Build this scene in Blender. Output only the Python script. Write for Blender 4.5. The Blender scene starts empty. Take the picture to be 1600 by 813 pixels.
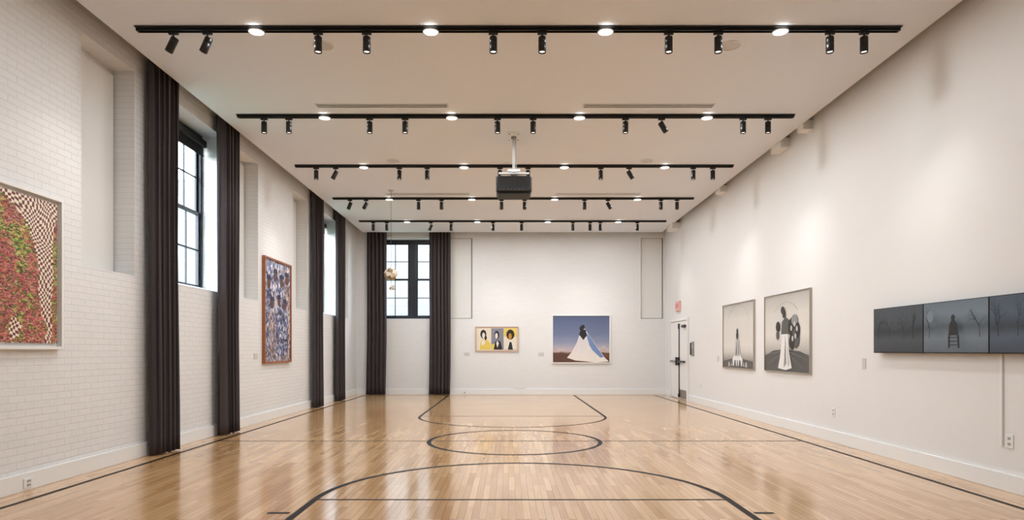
import bpy, bmesh, math, random
from mathutils import Matrix, Vector
random.seed(7)
scene = bpy.context.scene
COL = scene.collection
scene.view_settings.view_transform = 'Standard'
scene.view_settings.look = 'None'
scene.view_settings.exposure = 0.0

# ------------------------------------------------------------------ helpers
def link(o, parent=None):
    COL.objects.link(o)
    if parent is not None:
        o.parent = parent
    return o

def top(o, label, category, group=None, kind=None):
    o["label"] = label
    o["category"] = category
    if group: o["group"] = group
    if kind: o["kind"] = kind
    return o

def struct(o, label=None):
    o["kind"] = "structure"
    if label: o["label"] = label
    return o

def empty(name, loc=(0, 0, 0), mat4=None):
    o = bpy.data.objects.new(name, None)
    o.empty_display_size = 0.1
    if mat4 is not None: o.matrix_world = mat4
    else: o.location = loc
    COL.objects.link(o)
    return o

def sr(r, g, b):
    def c(v):
        v /= 255.0
        return v/12.92 if v <= .04045 else ((v+.055)/1.055)**2.4
    return (c(r), c(g), c(b), 1)

class MB:
    """mesh builder with several materials"""
    def __init__(s):
        s.bm = bmesh.new(); s.mats = []
    def mi(s, m):
        if m not in s.mats: s.mats.append(m)
        return s.mats.index(m)
    def box(s, a, b, m, bevel=0):
        x0, y0, z0 = a; x1, y1, z1 = b
        vs = [s.bm.verts.new(p) for p in [(x0,y0,z0),(x1,y0,z0),(x1,y1,z0),(x0,y1,z0),(x0,y0,z1),(x1,y0,z1),(x1,y1,z1),(x0,y1,z1)]]
        i = s.mi(m); fs = []
        for q in [(0,3,2,1),(4,5,6,7),(0,1,5,4),(1,2,6,5),(2,3,7,6),(3,0,4,7)]:
            f = s.bm.faces.new([vs[k] for k in q]); f.material_index = i; fs.append(f)
        if bevel:
            es = list({e for f in fs for e in f.edges})
            r = bmesh.ops.bevel(s.bm, geom=es, offset=bevel, segments=2, affect='EDGES', profile=.5)
            for f in r['faces']: f.material_index = i
    def poly(s, pts, m, z=0):
        vs = [s.bm.verts.new((p[0], p[1], z if len(p) < 3 else p[2])) for p in pts]
        f = s.bm.faces.new(vs); f.material_index = s.mi(m)
        return f
    def ell(s, cx, cy, rx, ry, m, z=0, n=20):
        s.poly([(cx+rx*math.cos(2*math.pi*k/n), cy+ry*math.sin(2*math.pi*k/n)) for k in range(n)], m, z)
    def cyl(s, p0, p1, r0, r1, m, n=20, caps=True, smooth=True):
        p0 = Vector(p0); p1 = Vector(p1); d = (p1-p0).normalized()
        a = d.orthogonal().normalized(); b = d.cross(a)
        A = []; B = []
        for k in range(n):
            t = 2*math.pi*k/n; v = a*math.cos(t)+b*math.sin(t)
            A.append(s.bm.verts.new(p0+v*r0)); B.append(s.bm.verts.new(p1+v*r1))
        i = s.mi(m)
        for k in range(n):
            f = s.bm.faces.new([A[k], A[(k+1)%n], B[(k+1)%n], B[k]]); f.material_index = i; f.smooth = smooth
        if caps:
            f = s.bm.faces.new(A[::-1]); f.material_index = i
            f = s.bm.faces.new(B); f.material_index = i
    def lathe(s, prof, m, n=28, c=(0,0,0)):
        """prof: list (r,z)"""
        rings = []
        for r, z in prof:
            rings.append([s.bm.verts.new((c[0]+r*math.cos(2*math.pi*k/n), c[1]+r*math.sin(2*math.pi*k/n), c[2]+z)) for k in range(n)])
        i = s.mi(m)
        for a, b in zip(rings, rings[1:]):
            for k in range(n):
                f = s.bm.faces.new([a[k], a[(k+1)%n], b[(k+1)%n], b[k]]); f.material_index = i; f.smooth = True
    def obj(s, name, parent=None, recalc=False):
        if recalc: bmesh.ops.recalc_face_normals(s.bm, faces=s.bm.faces)
        me = bpy.data.meshes.new(name)
        s.bm.to_mesh(me); s.bm.free()
        for m in s.mats: me.materials.append(m)
        o = bpy.data.objects.new(name, me)
        return link(o, parent)

# ------------------------------------------------------------------ materials
def newmat(name):
    m = bpy.data.materials.new(name); m.use_nodes = True
    nt = m.node_tree
    return m, nt, nt.nodes['Principled BSDF']

def N(nt, t, **kw):
    n = nt.nodes.new(t)
    for k, v in kw.items(): setattr(n, k, v)
    return n

def plain(name, col, rough=.5, metal=0, var=.04, scale=20, spec=.5, emit=0, bump=0, coat=0):
    m, nt, p = newmat(name)
    tc = N(nt, 'ShaderNodeTexCoord'); no = N(nt, 'ShaderNodeTexNoise'); no.inputs['Scale'].default_value = scale
    no.inputs['Detail'].default_value = 3
    nt.links.new(tc.outputs['Object'], no.inputs['Vector'])
    mx = N(nt, 'ShaderNodeMix', data_type='RGBA')
    c = col
    mx.inputs[6].default_value = (c[0]*(1-var), c[1]*(1-var), c[2]*(1-var), 1)
    mx.inputs[7].default_value = (min(1, c[0]*(1+var)), min(1, c[1]*(1+var)), min(1, c[2]*(1+var)), 1)
    nt.links.new(no.outputs[0], mx.inputs[0]); nt.links.new(mx.outputs[2], p.inputs['Base Color'])
    p.inputs['Roughness'].default_value = rough; p.inputs['Metallic'].default_value = metal
    p.inputs['Specular IOR Level'].default_value = spec
    p.inputs['Coat Weight'].default_value = coat
    if emit:
        nt.links.new(mx.outputs[2], p.inputs['Emission Color']); p.inputs['Emission Strength'].default_value = emit
    if bump:
        b = N(nt, 'ShaderNodeBump'); b.inputs['Strength'].default_value = .5; b.inputs['Distance'].default_value = bump
        nt.links.new(no.outputs[0], b.inputs['Height']); nt.links.new(b.outputs[0], p.inputs['Normal'])
    return m

def brick_mat(name, ua, col, mortar, depth):
    m, nt, p = newmat(name)
    tc = N(nt, 'ShaderNodeTexCoord'); sx = N(nt, 'ShaderNodeSeparateXYZ'); cb = N(nt, 'ShaderNodeCombineXYZ')
    nt.links.new(tc.outputs['Object'], sx.inputs[0])
    nt.links.new(sx.outputs[ua], cb.inputs[0]); nt.links.new(sx.outputs[2], cb.inputs[1])
    br = N(nt, 'ShaderNodeTexBrick')
    br.inputs['Scale'].default_value = 1
    br.inputs['Brick Width'].default_value = .21; br.inputs['Row Height'].default_value = .068
    br.inputs['Mortar Size'].default_value = .005; br.inputs['Mortar Smooth'].default_value = 1
    br.inputs['Color1'].default_value = col
    br.inputs['Color2'].default_value = (col[0]*.975, col[1]*.975, col[2]*.975, 1)
    br.inputs['Mortar'].default_value = mortar
    nt.links.new(cb.outputs[0], br.inputs['Vector'])
    nt.links.new(br.outputs['Color'], p.inputs['Base Color'])
    no = N(nt, 'ShaderNodeTexNoise'); no.inputs['Scale'].default_value = 16; no.inputs['Detail'].default_value = 4
    nt.links.new(tc.outputs['Object'], no.inputs['Vector'])
    ma = N(nt, 'ShaderNodeMath', operation='MULTIPLY_ADD'); ma.inputs[1].default_value = -.8
    nt.links.new(br.outputs['Fac'], ma.inputs[0]); nt.links.new(no.outputs[0], ma.inputs[2])
    b = N(nt, 'ShaderNodeBump'); b.inputs['Strength'].default_value = .5; b.inputs['Distance'].default_value = depth
    nt.links.new(ma.outputs[0], b.inputs['Height']); nt.links.new(b.outputs[0], p.inputs['Normal'])
    p.inputs['Roughness'].default_value = .5
    return m

def ramp_node(nt, stops, interp='LINEAR'):
    r = N(nt, 'ShaderNodeValToRGB'); cr = r.color_ramp; cr.interpolation = interp
    while len(cr.elements) < len(stops): cr.elements.new(.5)
    for e, (pos, c) in zip(cr.elements, stops):
        e.position = pos; e.color = c
    return r

def cells(name, cols, scale=50, warp=.02, stretch=(1,1,1), alt=None, angle=0):
    """patchwork of coloured cells, optionally alternating two palettes in soft zones"""
    m, nt, p = newmat(name)
    tc = N(nt, 'ShaderNodeTexCoord'); no = N(nt, 'ShaderNodeTexNoise'); no.inputs['Scale'].default_value = 8
    mp = N(nt, 'ShaderNodeMapping'); mp.inputs['Scale'].default_value = stretch; mp.inputs['Rotation'].default_value = (0, 0, angle)
    nt.links.new(tc.outputs['Object'], no.inputs['Vector'])
    vm = N(nt, 'ShaderNodeVectorMath', operation='SCALE'); vm.inputs['Scale'].default_value = warp
    nt.links.new(no.outputs[1], vm.inputs[0])
    va = N(nt, 'ShaderNodeVectorMath', operation='ADD')
    nt.links.new(tc.outputs['Object'], va.inputs[0]); nt.links.new(vm.outputs[0], va.inputs[1])
    nt.links.new(va.outputs[0], mp.inputs[0])
    vo = N(nt, 'ShaderNodeTexVoronoi'); vo.inputs['Scale'].default_value = scale
    nt.links.new(mp.outputs[0], vo.inputs['Vector'])
    sp = N(nt, 'ShaderNodeSeparateColor'); nt.links.new(vo.outputs['Color'], sp.inputs[0])
    n = len(cols)
    r = ramp_node(nt, [(i/n, c) for i, c in enumerate(cols)], 'CONSTANT')
    nt.links.new(sp.outputs[0], r.inputs[0]); out = r.outputs[0]
    if alt:
        n = len(alt)
        r2 = ramp_node(nt, [(i/n, c) for i, c in enumerate(alt)], 'CONSTANT'); nt.links.new(sp.outputs[0], r2.inputs[0])
        n2 = N(nt, 'ShaderNodeTexNoise'); n2.inputs['Scale'].default_value = 4.5; nt.links.new(va.outputs[0], n2.inputs['Vector'])
        ad = N(nt, 'ShaderNodeMath', operation='MULTIPLY_ADD'); ad.inputs[1].default_value = .12
        nt.links.new(sp.outputs[1], ad.inputs[0]); nt.links.new(n2.outputs[0], ad.inputs[2])
        th = N(nt, 'ShaderNodeMath', operation='GREATER_THAN'); th.inputs[1].default_value = .585; nt.links.new(ad.outputs[0], th.inputs[0])
        mx = N(nt, 'ShaderNodeMix', data_type='RGBA'); nt.links.new(th.outputs[0], mx.inputs[0])
        nt.links.new(r.outputs[0], mx.inputs[6]); nt.links.new(r2.outputs[0], mx.inputs[7]); out = mx.outputs[2]
    nt.links.new(out, p.inputs['Base Color'])
    p.inputs['Roughness'].default_value = .6
    return m

def grad(name, H, stops, amt=.05, nscale=4, stretch=(1,1,1), emit=0, rough=.4, fine=0):
    m, nt, p = newmat(name)
    tc = N(nt, 'ShaderNodeTexCoord'); sx = N(nt, 'ShaderNodeSeparateXYZ'); nt.links.new(tc.outputs['Object'], sx.inputs[0])
    mp = N(nt, 'ShaderNodeMapping'); mp.inputs['Scale'].default_value = stretch
    nt.links.new(tc.outputs['Object'], mp.inputs[0])
    no = N(nt, 'ShaderNodeTexNoise'); no.inputs['Scale'].default_value = nscale; no.inputs['Detail'].default_value = 6
    nt.links.new(mp.outputs[0], no.inputs['Vector'])
    a = N(nt, 'ShaderNodeMath', operation='DIVIDE'); a.inputs[1].default_value = H; nt.links.new(sx.outputs[1], a.inputs[0])
    b = N(nt, 'ShaderNodeMath', operation='SUBTRACT'); b.inputs[1].default_value = .5; nt.links.new(no.outputs[0], b.inputs[0])
    c = N(nt, 'ShaderNodeMath', operation='MULTIPLY_ADD'); c.inputs[1].default_value = amt
    nt.links.new(b.outputs[0], c.inputs[0]); nt.links.new(a.outputs[0], c.inputs[2])
    r = ramp_node(nt, stops); nt.links.new(c.outputs[0], r.inputs[0])
    if emit:
        p.inputs['Base Color'].default_value = (.01, .01, .012, 1)
        nt.links.new(r.outputs[0], p.inputs['Emission Color']); p.inputs['Emission Strength'].default_value = emit
    else:
        nt.links.new(r.outputs[0], p.inputs['Base Color'])
    p.inputs['Roughness'].default_value = rough
    return m

def emis(name, col, s):
    m, nt, p = newmat(name)
    p.inputs['Base Color'].default_value = (0,0,0,1)
    tc = N(nt, 'ShaderNodeTexCoord'); no = N(nt, 'ShaderNodeTexNoise'); no.inputs['Scale'].default_value = 4
    nt.links.new(tc.outputs['Object'], no.inputs['Vector'])
    mx = N(nt, 'ShaderNodeMix', data_type='RGBA'); mx.inputs[6].default_value = col
    mx.inputs[7].default_value = (col[0]*.95, col[1]*.95, col[2]*.95, 1); nt.links.new(no.outputs[0], mx.inputs[0])
    nt.links.new(mx.outputs[2], p.inputs['Emission Color']); p.inputs['Emission Strength'].default_value = s
    return m

WALLC = sr(226, 226, 225)
M_brickL = brick_mat('painted_brick_side', 1, WALLC, sr(210, 209, 207), .005)
M_brickB = brick_mat('painted_brick_end', 0, WALLC, sr(219, 218, 216), .002)
M_wall = plain('painted_plaster', sr(226, 225, 223), .55, var=.01, scale=3)
M_ceil = plain('ceiling_paint', sr(226, 230, 236), .6, var=.01, scale=2)
M_white = plain('white_trim_paint', sr(232, 232, 230), .4, var=.01, scale=5)
M_panel = plain('white_board', sr(222, 221, 217), .5, var=.015, scale=3)
M_black = plain('black_powder_coat', sr(20, 20, 21), .35, var=.1)
M_blackm = plain('matte_black', sr(13, 13, 14), .6, var=.1)
M_winblk = plain('black_window_paint', sr(22, 26, 32), .4, var=.1)
M_grey = plain('grey_plastic', sr(150, 148, 146), .5)
M_lgrey = plain('pale_grey_plastic', sr(198, 196, 193), .4)
M_dgrey = plain('dark_grey_plastic', sr(60, 60, 62), .45)
M_steel = plain('brushed_steel', sr(150, 145, 138), .35, metal=.9)
M_glow = emis('lamp_glow', (1, .97, .92, 1), 9)
M_glow2 = emis('spot_lens_glow', (1, .93, .82, 1), 3)
M_line = plain('court_line_paint', sr(16, 13, 15), .45, var=.15, scale=8, spec=.12)
M_curt = plain('charcoal_curtain_fabric', sr(74, 68, 69), .9, var=.12, scale=60, spec=.2)

def floor_material():
    m, nt, p = newmat('maple_strip_floor')
    tc = N(nt, 'ShaderNodeTexCoord'); sx = N(nt, 'ShaderNodeSeparateXYZ'); cb = N(nt, 'ShaderNodeCombineXYZ')
    nt.links.new(tc.outputs['Object'], sx.inputs[0])
    nt.links.new(sx.outputs[1], cb.inputs[0]); nt.links.new(sx.outputs[0], cb.inputs[1])
    br = N(nt, 'ShaderNodeTexBrick'); br.inputs['Scale'].default_value = 1
    br.offset = .37; br.offset_frequency = 3; br.squash = 1.0
    br.inputs['Brick Width'].default_value = .62; br.inputs['Row Height'].default_value = .058
    br.inputs['Mortar Size'].default_value = .0012; br.inputs['Mortar Smooth'].default_value = .2
    br.inputs['Color1'].default_value = sr(223, 182, 134)
    br.inputs['Color2'].default_value = sr(193, 147, 98)
    br.inputs['Mortar'].default_value = sr(145, 105, 68)
    nt.links.new(cb.outputs[0], br.inputs['Vector'])
    mp = N(nt, 'ShaderNodeMapping'); mp.inputs['Scale'].default_value = (60, 2.5, 1)
    nt.links.new(tc.outputs['Object'], mp.inputs[0])
    no = N(nt, 'ShaderNodeTexNoise'); no.inputs['Scale'].default_value = 1; no.inputs['Detail'].default_value = 5
    nt.links.new(mp.outputs[0], no.inputs['Vector'])
    r = ramp_node(nt, [(.3, (.88, .86, .83, 1)), (.7, (1.0, 1.0, 1.0, 1))]); nt.links.new(no.outputs[0], r.inputs[0])
    mx = N(nt, 'ShaderNodeMix', data_type='RGBA', blend_type='MULTIPLY'); mx.inputs[0].default_value = 1
    nt.links.new(br.outputs['Color'], mx.inputs[6]); nt.links.new(r.outputs[0], mx.inputs[7])
    nt.links.new(mx.outputs[2], p.inputs['Base Color'])
    n2 = N(nt, 'ShaderNodeTexNoise'); n2.inputs['Scale'].default_value = 1.2; n2.inputs['Detail'].default_value = 2
    nt.links.new(tc.outputs['Object'], n2.inputs['Vector'])
    mr = N(nt, 'ShaderNodeMapRange'); mr.inputs[3].default_value = .14; mr.inputs[4].default_value = .22
    nt.links.new(n2.outputs[0], mr.inputs[0]); nt.links.new(mr.outputs[0], p.inputs['Roughness'])
    p.inputs['Coat Weight'].default_value = .4; p.inputs['Coat Roughness'].default_value = .08
    b = N(nt, 'ShaderNodeBump'); b.inputs['Strength'].default_value = .04; b.inputs['Distance'].default_value = .0006
    nt.links.new(br.outputs['Color'], b.inputs['Height']); nt.links.new(b.outputs[0], p.inputs['Normal'])
    return m
M_floor = floor_material()

# ------------------------------------------------------------------ room constants
XL, XR, YB, YF, ZT = -4.5, 4.61, 18.98, -4.0, 5.35
ZC = 4.75
TH = .42

def surf_matrix(wall, u0, v0, n=0):
    """local x = across (as seen from inside), y = up, z = out of the wall"""
    if wall == 'L': u, nn, o = Vector((0,1,0)), Vector((1,0,0)), Vector((XL+n, u0, v0))
    elif wall == 'R': u, nn, o = Vector((0,-1,0)), Vector((-1,0,0)), Vector((XR-n, u0, v0))
    else: u, nn, o = Vector((1,0,0)), Vector((0,-1,0)), Vector((u0, YB-n, v0))
    v = Vector((0,0,1))
    return Matrix(((u.x, v.x, nn.x, o.x), (u.y, v.y, nn.y, o.y), (u.z, v.z, nn.z, o.z), (0,0,0,1)))

def wall_grid(name, wall, ua, ub, opens, mat):
    """wall with openings"""
    us = sorted({ua, ub} | {o[0] for o in opens} | {o[1] for o in opens})
    vs = sorted({0, ZT} | {o[2] for o in opens} | {o[3] for o in opens})
    def solid(i, j):
        if i < 0 or j < 0 or i >= len(us)-1 or j >= len(vs)-1: return False
        cu = (us[i]+us[i+1])/2; cv = (vs[j]+vs[j+1])/2
        return not any(o[0] < cu < o[1] and o[2] < cv < o[3] for o in opens)
    def P(u, v, n):
        if wall == 'L': return (XL+n, u, v)
        if wall == 'R': return (XR-n, u, v)
        return (u, YB-n, v)
    b = MB(); i0 = b.mi(mat)
    def q(*pts):
        f = b.bm.faces.new([b.bm.verts.new(p) for p in pts]); f.material_index = i0
    for i in range(len(us)-1):
        for j in range(len(vs)-1):
            if not solid(i, j): continue
            a, c, d, e = us[i], us[i+1], vs[j], vs[j+1]
            q(P(a,d,0), P(c,d,0), P(c,e,0), P(a,e,0))
            q(P(a,d,-TH), P(a,e,-TH), P(c,e,-TH), P(c,d,-TH))
            if not solid(i-1, j): q(P(a,d,0), P(a,e,0), P(a,e,-TH), P(a,d,-TH))
            if not solid(i+1, j): q(P(c,d,0), P(c,d,-TH), P(c,e,-TH), P(c,e,0))
            if not solid(i, j-1): q(P(a,d,0), P(a,d,-TH), P(c,d,-TH), P(c,d,0))
            if not solid(i, j+1): q(P(a,e,0), P(c,e,0), P(c,e,-TH), P(a,e,-TH))
    bmesh.ops.remove_doubles(b.bm, verts=b.bm.verts, dist=1e-4)
    bmesh.ops.recalc_face_normals(b.bm, faces=b.bm.faces)
    return b.obj(name)

OZ0, OZ1 = 2.2, 4.66
winsL = [(8.15, 10.1), (14.75, 16.7)]
nichL = [(6.77, 7.73), (10.6, 11.54), (13.4, 14.36), (17.1, 18.0)]
opL = [(a, b, OZ0, OZ1) for a, b in winsL+nichL]
struct(wall_grid('wall_left', 'L', YF, YB+TH, opL, M_brickL), 'white painted brick wall with tall window recesses')
winB = (-3.9, -1.86)
nichB = [(-1.74, -1.08), (3.90, 4.56)]
opB = [(winB[0], winB[1], 2.24, 4.62)]+[(a, b, 2.24, 4.62) for a, b in nichB]
struct(wall_grid('wall_back', 'B', XL, XR, opB, M_brickB), 'white painted brick end wall')
struct(wall_grid('wall_right', 'R', YF, YB+TH, [], M_wall), 'smooth warm white plaster wall')
b = MB(); b.box((XL-TH, YF-.2, 0), (XR+TH, YF, ZT), M_wall); struct(b.obj('wall_front'), 'plain white plaster wall')
b = MB(); b.box((XL-TH, YF-.2, -.2), (XR+TH, YB+TH, 0), M_floor); floor = struct(b.obj('floor'), 'glossy maple strip gym floor with black court lines')
b = MB(); b.box((-4.258, YF, ZC), (4.467, 18.74, ZC+.14), M_ceil); struct(b.obj('ceiling'), 'suspended flat white ceiling panel')
b = MB(); b.box((XL-TH, YF-.2, ZT), (XR+TH, YB+TH, ZT+.15), M_ceil); struct(b.obj('trim_1'), 'upper roof deck above the suspended ceiling')
# boxes in the gap between ceiling panel and plain wall
b = MB(); b.box((4.46, 9.75, 4.66), (XR, 9.95, 4.80), M_white, .005); struct(b.obj('trim_2'), 'small boxed bracket by the ceiling edge')
b = MB(); b.box((4.46, 10.55, 4.64), (XR, 10.95, 4.80), M_white, .005); struct(b.obj('trim_3'), 'small boxed bracket by the ceiling edge')
b = MB(); b.box((4.40, 17.3, 4.60), (XR, 17.9, 4.76), M_white, .005); b.box((4.47, 13.6, 4.66), (XR, 13.9, 4.80), M_white, .005)
struct(b.obj('trim_4'), 'boxed duct by the ceiling edge')

# baseboards
def baseboard(name, boxes):
    b = MB()
    for a, c in boxes:
        b.box(a, c, M_white, .004)
    struct(b.obj(name), 'white painted baseboard')
BH = .165
baseboard('baseboard_left', [((XL, YF, 0), (XL+.03, YB, BH))])
baseboard('baseboard_back', [((XL+.03, YB-.03, 0), (XR-.03, YB, BH))])
baseboard('baseboard_right', [((XR-.03, YF, 0), (XR, 16.45, BH)), ((XR-.03, 18.27, 0), (XR, YB-.03, BH))])

# court markings (flat paint on floor)
def arc_pts(cx, cy, r, a0, a1, n=64):
    return [(cx+r*math.cos(a0+(a1-a0)*k/n), cy+r*math.sin(a0+(a1-a0)*k/n)) for k in range(n+1)]
b = MB(); LZ = .0015
def strip(pts, w, closed=False):
    n = len(pts); L = []; R = []
    for k in range(n):
        if closed: p0, p1 = pts[(k-1)%n], pts[(k+1)%n]
        else: p0, p1 = pts[max(0,k-1)], pts[min(n-1,k+1)]
        d = Vector((p1[0]-p0[0], p1[1]-p0[1])).normalized(); nn = Vector((-d.y, d.x))*w/2
        L.append(b.bm.verts.new((pts[k][0]+nn.x, pts[k][1]+nn.y, LZ))); R.append(b.bm.verts.new((pts[k][0]-nn.x, pts[k][1]-nn.y, LZ)))
    i = b.mi(M_line)
    for k in range(n if closed else n-1):
        j = (k+1) % n
        f = b.bm.faces.new([R[k], R[j], L[j], L[k]]); f.material_index = i
W = .05
strip([(-4.18, -3.5), (-4.18, 18.66)], W); strip([(4.22, -3.5), (4.22, 18.66)], W)
strip([(-4.155, 18.66), (4.195, 18.66)], W)
strip([(-4.155, 9.23), (4.195, 9.23)], .03)
strip(arc_pts(.08, 9.23, 1.22, 0, 2*math.pi, 96)[:-1], .06, True)
strip([(-1.75, 18.64)]+arc_pts(.07, 12.7, 1.82, math.pi, 2*math.pi)+[(1.89, 18.64)], .05)
strip([(-1.72, 12.7), (1.86, 12.7)], .03)
strip([(-1.69, 1.0)]+arc_pts(.11, 5.62, 1.80, math.pi, 0)+[(1.91, 1.0)], .06)
strip([(-1.66, 5.60), (1.88, 5.60)], .035)
for y in (5.14, 4.2, 3.3):
    strip([(-1.93, y), (-1.75, y)], .05); strip([(1.96, y), (2.12, y)], .05)
cm = b.obj('court_markings', floor); cm["kind"] = "structure"; cm["label"] = "black painted basketball court lines"

# ------------------------------------------------------------------ windows
def mglass():
    m, nt, p = newmat('window_glass')
    out = nt.nodes['Material Output']
    tr = N(nt, 'ShaderNodeBsdfTransparent'); gl = N(nt, 'ShaderNodeBsdfGlossy'); gl.inputs['Roughness'].default_value = .02
    fr = N(nt, 'ShaderNodeFresnel'); fr.inputs[0].default_value = 1.45
    mx = N(nt, 'ShaderNodeMixShader'); nt.links.new(fr.outputs[0], mx.inputs[0]); nt.links.new(tr.outputs[0], mx.inputs[1]); nt.links.new(gl.outputs[0], mx.inputs[2])
    nt.links.new(mx.outputs[0], out.inputs['Surface'])
    return m
M_glass = mglass()

def window(name, wall, u0, u1, v0, v1, blind=False):
    w, h = u1-u0, v1-v0
    e = empty(name, mat4=surf_matrix(wall, u0, v0, -TH+.02)); struct(e, 'black framed double hung window pair with muntins')
    b = MB(); fw = .06
    b.box((0,0,0), (fw,h,.09), M_winblk, .004); b.box((w-fw,0,0), (w,h,.09), M_winblk, .004)
    b.box((fw,0,0), (w-fw,fw,.09), M_winblk, .004); b.box((fw,h-.09,0), (w-fw,h,.09), M_winblk, .004)
    mc = w/2
    b.box((mc-.10, fw, 0), (mc+.10, h-.09, .09), M_winblk, .004)
    f = b.obj('window_frame', e)
    for (a, c) in ((fw, mc-.10), (mc+.10, w-fw)):
        mid = h*.5
        for k, (z0, z1, d) in enumerate(((fw, mid+.02, .045), (mid-.02, h-.09, .015))):
            b = MB(); s = .05
            b.box((a,z0,d), (a+s,z1,d+.03), M_winblk); b.box((c-s,z0,d), (c,z1,d+.03), M_winblk)
            b.box((a+s,z0,d), (c-s,z0+s,d+.03), M_winblk); b.box((a+s,z1-s,d), (c-s,z1,d+.03), M_winblk)
            cx = (a+c)/2; cz = (z0+z1)/2
            b.box((cx-.011,z0+s,d+.005), (cx+.011,z1-s,d+.025), M_winblk)
            b.box((a+s,cz-.011,d+.005), (c-s,cz+.011,d+.025), M_winblk)
            sash = b.obj('window_sash', e)
            b = MB(); b.poly([(a+s,z0+s),(c-s,z0+s),(c-s,z1-s),(a+s,z1-s)], M_glass, d+.015); b.obj('glass', sash)
    if blind:
        b = MB(); b.box((fw, h-.2, .1), (w-fw, h-.1, .19), M_blackm, .01)
        b.box((fw+.01, h-.32, .13), (w-fw-.01, h-.2, .135), M_blackm); b.box((fw+.01, h-.335, .12), (w-fw-.01, h-.315, .145), M_blackm)
        b.obj('roller_blind', e)
    return e
window('window_1', 'L', winsL[0][0], winsL[0][1], OZ0, OZ1, True)
window('window_2', 'L', winsL[1][0], winsL[1][1], OZ0, OZ1, True)
window('window_3', 'B', winB[0], winB[1], 2.24, 4.62)
def sill(name, wall, u0, u1, v0):
    b = MB(); w = u1-u0; q = TH-.115
    b.poly([(0,.08,-q),(0,.005,.0),(w,.005,.0),(w,.08,-q)], M_white)
    b.box((0,0,-q-.005), (w,.08,-q+.003), M_white)
    o = b.obj(name); o.matrix_world = surf_matrix(wall, u0, v0, 0); struct(o, 'white sloped window sill')
k = 5
for a, c in winsL: sill('trim_%d' % k, 'L', a, c, OZ0); k += 1
def board(name, wall, u0, u1, v0, v1):
    b = MB(); w, h = u1-u0, v1-v0
    b.box((0,0,-.31), (w,h,-.27), M_panel)
    b.box((.03,.02,-.27), (w-.025,h-.06,-.235), M_panel, .008)
    o = b.obj(name); o.matrix_world = surf_matrix(wall, u0, v0, 0); struct(o, 'window recess closed with a white board')
n = 4
for a, c in nichL: board('window_%d' % n, 'L', a, c, OZ0, OZ1); n += 1
def boardB(name, u0, u1, v0, v1):
    b = MB(); w, h = u1-u0, v1-v0
    b.box((0,0,-.20), (w,h,-.16), M_dgrey)  # dark backing: the shadow gap around the board put into its colour
    b.box((.018,.015,-.16), (w-.025,h-.012,-.05), M_panel, .008)
    o = b.obj(name); o.matrix_world = surf_matrix('B', u0, v0, 0); struct(o, 'window recess closed with a white board')
for a, c in nichB: boardB('window_%d' % n, a, c, 2.24, 4.62); n += 1

# ------------------------------------------------------------------ door
e = empty('door_1', mat4=surf_matrix('R', 18.25, 0)); struct(e, 'white double exit door with black panic hardware')
DW, DH = 1.8, 2.16
b = MB()
b.box((0,0,0), (.07,DH,.05), M_white, .004); b.box((DW-.07,0,0), (DW,DH,.05), M_white, .004); b.box((.07,DH-.07,0), (DW-.07,DH,.05), M_white, .004)
b.box((.07,0,.0), (DW-.07,DH-.07,.004), M_blackm)
b.obj('door_frame', e)
for (a, c, s) in ((.078, .895, 0), (.907, DW-.078, 1)):
    b = MB(); b.box((a, .01, .004), (c, DH-.078, .03), M_white, .003)
    leaf = b.obj('door_leaf', e)
    hx = c-.09 if s == 0 else a+.09
    b = MB(); b.box((a+.06 if s else a+.1, .98, .05), (c-.1 if s else c-.06, 1.03, .085), M_steel if s == 0 else M_black, .006)
    b.box((hx-.04, .9, .03), (hx+.04, 1.12, .09), M_black, .006)
    b.obj('panic_bar', leaf)
    if s:
        b = MB(); b.box((hx-.012, .1, .03), (hx+.012, 1.95, .055), M_black); b.box((hx-.03, 1.88, .03), (hx+.03, 2.02, .07), M_black)
        b.box((hx-.03, .05, .03), (hx+.03, .14, .07), M_black); b.obj('latch_rod', leaf)
        b = MB(); b.box((a+.03, .03, .03), (c-.02, .26, .034), M_steel); b.obj('kick_plate', leaf)
        b = MB(); b.box((c-.35, 1.9, .03), (c-.08, 1.97, .09), M_dgrey, .005); b.obj('door_closer', leaf)

def text_mesh(body, size, mat, parent, loc, name='lettering'):
    cu = bpy.data.curves.new(name, 'FONT'); cu.body = body; cu.size = size; cu.extrude = .001
    cu.align_x = 'CENTER'; cu.align_y = 'CENTER'
    t = bpy.data.objects.new('tmp_text', cu); COL.objects.link(t)
    dg = bpy.context.evaluated_depsgraph_get(); dg.update()
    me = bpy.data.meshes.new_from_object(t.evaluated_get(dg)); me.name = name
    bpy.data.objects.remove(t)
    me.materials.clear(); me.materials.append(mat)
    o = bpy.data.objects.new(name, me); link(o, parent); o.location = loc
    return o
e = empty('exit_sign', mat4=surf_matrix('R', 17.62, 2.37)); top(e, 'small white wall exit sign with red EXIT lettering above door', 'exit sign')
M_exitp = plain('sign_face', sr(222, 175, 168), .5); M_red = plain('red_letter', sr(190, 60, 55), .5, emit=.15)
b = MB(); b.box((0,0,0), (.40,.26,.05), M_exitp, .008); b.obj('sign_body', e)
text_mesh('EXIT', .17, M_red, e, (.20,.13,.052))

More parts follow.
